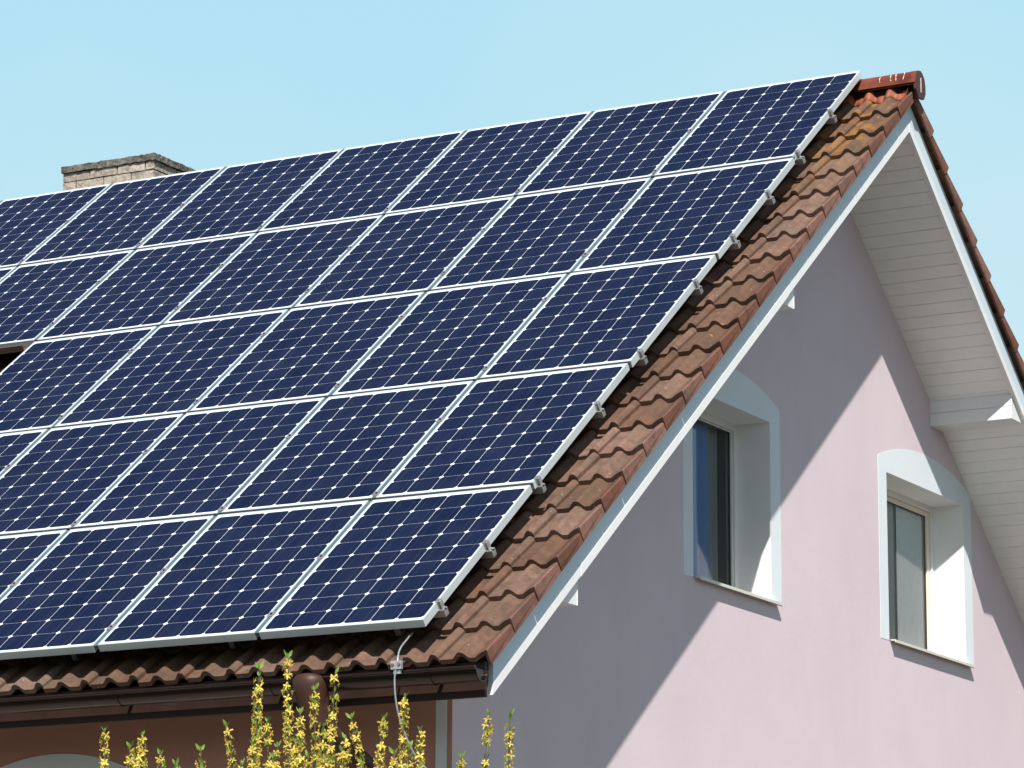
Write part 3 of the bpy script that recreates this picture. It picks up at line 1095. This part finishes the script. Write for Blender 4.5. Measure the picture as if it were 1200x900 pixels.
rot = (TH, 0, 0)
proto = None
for row in range(5):
    eo = (E_OFF[row]+E_OFF[row+1])/2
    for col in range(ROWS[row]):
        lab = 'blue solar panel, %s %s' % (coln[col], rown[row])
        if row == 4 and col == 0:
            lab = 'blue solar panel at the bottom right corner of the array, above the cable'
        if row == 0 and col == 0:
            lab = 'blue solar panel at the top right corner of the array, beside the ridge tiles'
        # small real-world misalignments
        px = -col*1.0 + eo + (0 if col == 0 else random.uniform(-.0015, .0015)) + (0.0 if col else 0.0)
        loc = RP(px, row*B + .006, random.uniform(-.0012, .0012))
        if proto is None:
            t = thing('solar_panel', lab, 'solar panel', loc, 'solar panels laid in rows on the roof', rot)
            panel_frame_mesh().build('frame', M['alu'], t, bevel=.0012)
            laminate_mesh().build('cell_sheet', [M['laminate'], M['backsheet']], t)
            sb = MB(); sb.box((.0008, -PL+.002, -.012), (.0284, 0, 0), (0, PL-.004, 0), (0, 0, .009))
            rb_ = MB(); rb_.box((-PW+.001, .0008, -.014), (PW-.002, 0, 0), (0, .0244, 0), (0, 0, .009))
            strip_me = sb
            junction_mesh().build('junction_box', M['gasket'], t)
            proto = t
        else:
            t = proto.copy(); C.objects.link(t)
            t.location = loc
            t['label'] = lab
            for chd in list(proto.children):
                cc = chd.copy(); C.objects.link(cc); cc.parent = t
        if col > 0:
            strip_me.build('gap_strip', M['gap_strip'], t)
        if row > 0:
            rb_.build('row_gap_shade', M['gasket'], t)  # black strip standing in for the shade between panel rows
        t.rotation_euler = (TH+random.uniform(-.0008, .0008), random.uniform(-.0008, .0008), random.uniform(-.0006, .0006))

# ------------------------------------------------------------------ rails with clamps
RV = [0.48, 0.94, 1.37, 1.82, 2.26, 2.92-.0, 3.35, 3.94, 4.44, 4.86]
RV = [0.48, 0.94, 1.37, 1.82, 2.26, 2.90, 3.35, 3.955, 4.44, 4.86]
pos_word = ['upper', 'lower']
for i, rv in enumerate(RV):
    row = min(4, int(rv))
    eo = (E_OFF[row]+E_OFF[row+1])/2
    v = rv*B
    lab = 'aluminium rail end under the %s half of the %s of panels' % (pos_word[i % 2], rown[row])
    t = thing('mounting_rail', lab, 'mounting rail', RP(0, v, -.082), 'aluminium rails carrying the solar panels', rot)
    xe = 0.034 + eo + random.uniform(-.006, .006)
    xl = -ROWS[row]*1.0 - .04
    # hollow rail profile (y, z) in local coordinates: z 0..0.039, slot on top
    pf = [(-.020, 0), (.020, 0), (.020, .039), (.0065, .039), (.0065, .034), (.0155, .034), (.0155, .024), (-.0155, .024), (-.0155, .034), (-.0065, .034), (-.0065, .039), (-.020, .039)]
    mb = MB()
    a = [(xl, y, z) for y, z in pf]; b = [(xe, y, z) for y, z in pf]
    mb.loft(a, b, 0, False)
    mb.build('rail_profile', M['alu_raw'], t)
    for kx in range(int(-xl)):
        hx = -0.30 - kx*1.0
        mb = MB()
        mb.box((hx, -.015, -.085), (.03, 0, 0), (0, .006, 0), (0, 0, .084))
        mb.box((hx, -.015, -.090), (.03, 0, 0), (0, .20, 0), (0, 0, .006))
        mb.build('roof_hook', M['steel'], t)
    # end clamp
    mb = MB()
    x0 = eo + .0015
    mb.box((x0-.010, -.014, .0840), (.028, 0, 0), (0, .028, 0), (0, 0, .0035))
    mb.box((x0+.001, -.014, .0395), (.004, 0, 0), (0, .028, 0), (0, 0, .0445))
    mb.box((x0+.0055, -.014, .0395), (.020, 0, 0), (0, .028, 0), (0, 0, .004))
    mb.box((x0+.0165, -.014, .0440), (.0035, 0, 0), (0, .028, 0), (0, 0, .0398))
    ec = mb.build('end_clamp', M['alu_raw'], t)
    mb = MB()
    mb.tube([(x0+.011, 0, .0875), (x0+.011, 0, .0955)], .0065, 6)
    mb.build('bolt', M['steel'], ec)
    for kx in range(1, ROWS[row]):
        cx0 = -kx*1.0 + eo + .015
        mb = MB()
        mb.box((cx0-.021, -.022, .0828), (.042, 0, 0), (0, .050, 0), (0, 0, .003))
        mb.box((cx0-.0075, -.025, .0395), (.015, 0, 0), (0, .050, 0), (0, 0, .0430))
        mc = mb.build('mid_clamp', M['alu_raw'], t, bevel=.0008)
        mb = MB()
        mb.tube([(cx0, 0, .0858), (cx0, 0, .0915)], .0065, 6)
        mb.build('bolt', M['gasket'], mc)

# brown strip in the gap of the middle row
t = thing('metal_strip', 'brown metal strip below the panels at the left edge, above a dark gap', 'metal strip', RP(-5.03, 2*B+.03, -.06), None, rot)
mb = MB()
mb.box((-2.4, -.012, .014), (2.385, 0, 0), (0, .010, 0), (0, 0, .044))
mb.box((-2.4, -.012, .014), (2.385, 0, 0), (0, .06, 0), (0, 0, .003))
mb.build('strip_profile', M['brown_strip'], t)
for kx in range(3):
    mb = MB()
    mb.box((-.4-kx*.9, 0.0, -.085), (.03, 0, 0), (0, .005, 0), (0, 0, .098))
    mb.build('strip_foot', M['steel'], t)

# ------------------------------------------------------------------ lightning conductor
t = thing('lightning_cable', 'grey lightning cable coming from under the lowest right panel and clamped to the gutter', 'cable', (-.10, -5.86, ZO-4.66))
yl = -5.872
pth = [(-.125, -5.64, ZO-4.475), (-.105, -5.72, ZO-4.515), (-.092, -5.82, ZO-4.585), (-.075, yl, ZO-4.660), (-.085, yl-.006, ZO-4.74), (-.083, yl+.01, ZO-4.86),
       (-.072, yl+.05, ZO-4.97), (-.04, yl+.12, ZO-5.10), (.0, yl+.24, ZO-5.22), (-.10, -5.30, ZO-5.45), (-.25, -4.95, ZO-5.75), (-.26, -4.90, ZO-6.4), (-.26, -4.90, .04)]
pth = [(x+.03, y, z) for x, y, z in pth]
mb = MB()
mb.tube(smooth_path(pth, 8), .0048, 8)
mb.build('wire', M['steel'], t)
mb = MB()
ccx = -.044
mb.box((ccx-.030, yl-.002, ZO-4.690), (.060, 0, 0), (0, .004, 0), (0, 0, .042))
mb.box((ccx-.030, yl-.014, ZO-4.690), (.060, 0, 0), (0, .004, 0), (0, 0, .042))
mb.box((ccx-.026, yl-.002, ZO-4.652), (.052, 0, 0), (0, .03, 0), (0, 0, .004))
mb.box((ccx-.020, yl-.004, ZO-4.712), (.040, 0, 0), (0, .012, 0), (0, 0, .018))
cl = mb.build('gutter_clamp', M['steel'], t, bevel=.001)
for dx in (-.018, .018):
    mb = MB()
    mb.tube([(ccx+dx, yl-.0145, ZO-4.668), (ccx+dx, yl-.021, ZO-4.668)], .0075, 8)
    mb.build('bolt', M['rust'], cl)

# ------------------------------------------------------------------ forsythia
def leafmat(name, c, tr=0.35):
    k = NT(name, 0.5, 0.4)
    tn = k.attr('tone')
    c1 = tuple(x*.7 for x in c); c2 = tuple(min(1, x*1.35) for x in c)
    k.col(k.mix(tn, c1, c2))
    t_ = k.t
    tl = t_.nodes.new('ShaderNodeBsdfTranslucent')
    k.put(tl.inputs[0], k.mix(tn, c1, c2))
    mx = t_.nodes.new('ShaderNodeMixShader'); mx.inputs[0].default_value = tr
    t_.links.new(k.b.outputs[0], mx.inputs[1]); t_.links.new(tl.outputs[0], mx.inputs[2])
    t_.links.new(mx.outputs[0], t_.nodes['Material Output'].inputs[0])
    return k.m


M['leaf'] = leafmat('forsythia_leaf', (0.19, 0.31, 0.05))
M['petal'] = leafmat('forsythia_petal', (0.68, 0.52, 0.09), 0.30)
M['twig'] = simple('twig_bark', (0.13, 0.075, 0.04), 0.8, 0.2, 0, 0.3, 60)


def pix(x, y, d):                             # a point at distance d in the direction of photo position x, y
    v = (f + r_*((x-600)/4197.542) - u_*((y-450)/4197.542))
    return CAMP + v.normalized()*d


base = pix(372, 900, 11.05); base.z = 0
bush = thing('forsythia_bush', 'flowering forsythia with tall upright twigs of yellow blossom in front of the gutter', 'bush', base)
TIPS = [(122, 853, 11.3), (152, 872, 11.2), (166, 858, 11.0), (188, 881, 11.1), (206, 893, 10.9), (235, 876, 11.3), (265, 847, 11.0), (283, 893, 11.2),
        (304, 780, 10.9), (314, 842, 11.1), (337, 767, 11.0), (352, 832, 10.8), (368, 805, 11.1), (379, 848, 10.8), (393, 786, 11.0),
        (411, 838, 11.2), (424, 892, 10.9), (450, 840, 11.1), (474, 814, 11.0), (492, 852, 11.2), (541, 884, 11.0), (573, 834, 11.1), (598, 835, 11.0),
        (325, 872, 11.3), (400, 876, 10.7), (386, 886, 10.75), (296, 868, 10.8), (462, 880, 10.9),
        (320, 884, 10.8), (346, 868, 11.2), (361, 884, 10.9), (405, 862, 11.0), (376, 878, 11.3), (480, 872, 11.15), (300, 846, 11.15), (444, 874, 11.25), (158, 886, 11.3)]


def frame_of(d):
    a = d.cross(Vector((.3, .2, .9))).normalized()
    return a, d.cross(a).normalized()


def add_flower(mb, p, out, size, rng):
    a, b = frame_of(out)
    ph = rng.uniform(0, math.pi)
    tn = rng.random()
    for q in range(4):
        an = ph + q*math.pi/2 + rng.uniform(-.15, .15)
        rd = a*math.cos(an) + b*math.sin(an)
        sd_ = out.cross(rd).normalized()
        L1 = size*rng.uniform(.85, 1.1)
        w = size*.17
        o = p
        m1 = p + rd*L1*.45 + out*size*.38
        m2 = p + rd*L1*.98 + out*size*rng.uniform(.1, .4)
        mb.grid([[o-sd_*w*.3, o+sd_*w*.3], [m1-sd_*w, m1+sd_*w], [m2-sd_*w*.75, m2+sd_*w*.75]], 0, True, tn)


def add_leaf(mb, p, d, L, rng):
    a, b = frame_of(d)
    an = rng.uniform(0, 6.28)
    sd_ = a*math.cos(an)+b*math.sin(an)
    nn = d.cross(sd_)
    w = L*.21
    tn = rng.random()
    rows_ = [[p-sd_*w*.15, p+nn*w*.0, p+sd_*w*.15],
             [p+d*L*.35-sd_*w, p+d*L*.33+nn*w*.45, p+d*L*.35+sd_*w],
             [p+d*L*.7-sd_*w*.8, p+d*L*.68+nn*w*.35, p+d*L*.7+sd_*w*.8],
             [p+d*L-sd_*w*.08, p+d*L, p+d*L+sd_*w*.08]]
    mb.grid(rows_, 0, True, tn)


for si, (tx, ty, dd) in enumerate(TIPS):
    rng = random.Random(100+si)
    tip = pix(tx, ty, dd)
    lean = (tip - base); lean.z = 0
    # a twig: from the crown of the bush, nearly upright in its last metre
    lowp = tip + Vector((rng.uniform(-.04, .04), rng.uniform(-.04, .04), -1.1)) - lean*.10
    # slight inclination of some tips as in the photograph
    if si in (6, 15):
        lowp = tip + Vector((.09, .04, -.55))
    root = base + lean*.18 + Vector((rng.uniform(-.08, .08), rng.uniform(-.08, .08), 0))
    mid_ = (lowp*.62 + root*.38) + Vector((lean.x*.10, lean.y*.10, 0.05))
    path = smooth_path([root, mid_, lowp, tip - (tip-lowp)*.4 + Vector((rng.uniform(-.012, .012), rng.uniform(-.012, .012), 0)), tip], 14)
    mb = MB()
    nP = len(path)
    mb.tube(path, [0.0075*(1-i/nP)+.0012 for i in range(nP)], 6)
    st = mb.build('stem', M['twig'], bush)
    fl, lv = MB(), MB()
    # walk from the tip downwards
    dist = 0.0
    acc = 0.0
    prev = path[-1]
    node = 0
    samples = []
    for i in range(nP-2, -1, -1):
        q = path[i]
        seg = (q-prev).length
        steps = max(1, int(seg/.004))
        for j in range(steps):
            samples.append((prev.lerp(q, (j+1)/steps), (prev-q).normalized()))
        prev = q
    gap = 0.016
    nextd = 0.006
    dcur = 0.0
    last = path[-1]
    add_leaf(lv, path[-1]-Vector((0, 0, .012)), Vector((rng.uniform(-.15, .15), rng.uniform(-.15, .15), 1)).normalized(), rng.uniform(.016, .022), rng)
    add_leaf(lv, path[-1]-Vector((0, 0, .014)), Vector((rng.uniform(-.2, .2), rng.uniform(-.2, .2), 1)).normalized(), rng.uniform(.013, .018), rng)
    for (p, d) in samples:
        dcur += (p-last).length
        last = p
        if dcur < nextd:
            continue
        if dcur > 2.0:
            break
        node += 1
        nextd = dcur + gap*rng.uniform(.75, 1.35)*(1 if dcur < 1.0 else 2.5)
        ph = node*math.pi/2*1.02 + rng.uniform(-.3, .3)
        a, b = frame_of(d)
        dens = rng.random()
        for sgn in (1, -1):
            o_ = (a*math.cos(ph)+b*math.sin(ph))*sgn
            if dcur > .022 and dens < .92:
                for q in range(rng.choice((1, 2, 2, 2))):
                    oo = (o_ + a*rng.uniform(-.55, .55) + b*rng.uniform(-.55, .55) + d*rng.uniform(-.25, .35)).normalized()
                    add_flower(fl, p+oo*rng.uniform(.005, .011), oo, rng.uniform(.0100, .0165), rng)
            if rng.random() < (.95 if dcur < .03 else .8):
                dv = (o_*rng.uniform(.2, .6) + d*rng.uniform(.8, 1.0)).normalized()
                add_leaf(lv, p+o_*.002, dv, rng.uniform(.014, .027), rng)
    fl.build('flowers', M['petal'], st)
    lv.build('leaves', M['leaf'], st)

# final dimensions of the house and its fittings: 0.36 % larger, one hand's width deeper
KS = 1.0036
for o, off_ in ((house, Vector((-.0330, .0757, -.0057))), (bpy.data.objects['lightning_cable'], Vector((-.0323, .0545, .0087)))):
    o.location = Vector(o.location) + off_
    o.scale = (KS, KS, KS)

for o in bpy.data.objects:
    for key in ('_org', '_local'):
        if key in o:
            del o[key]
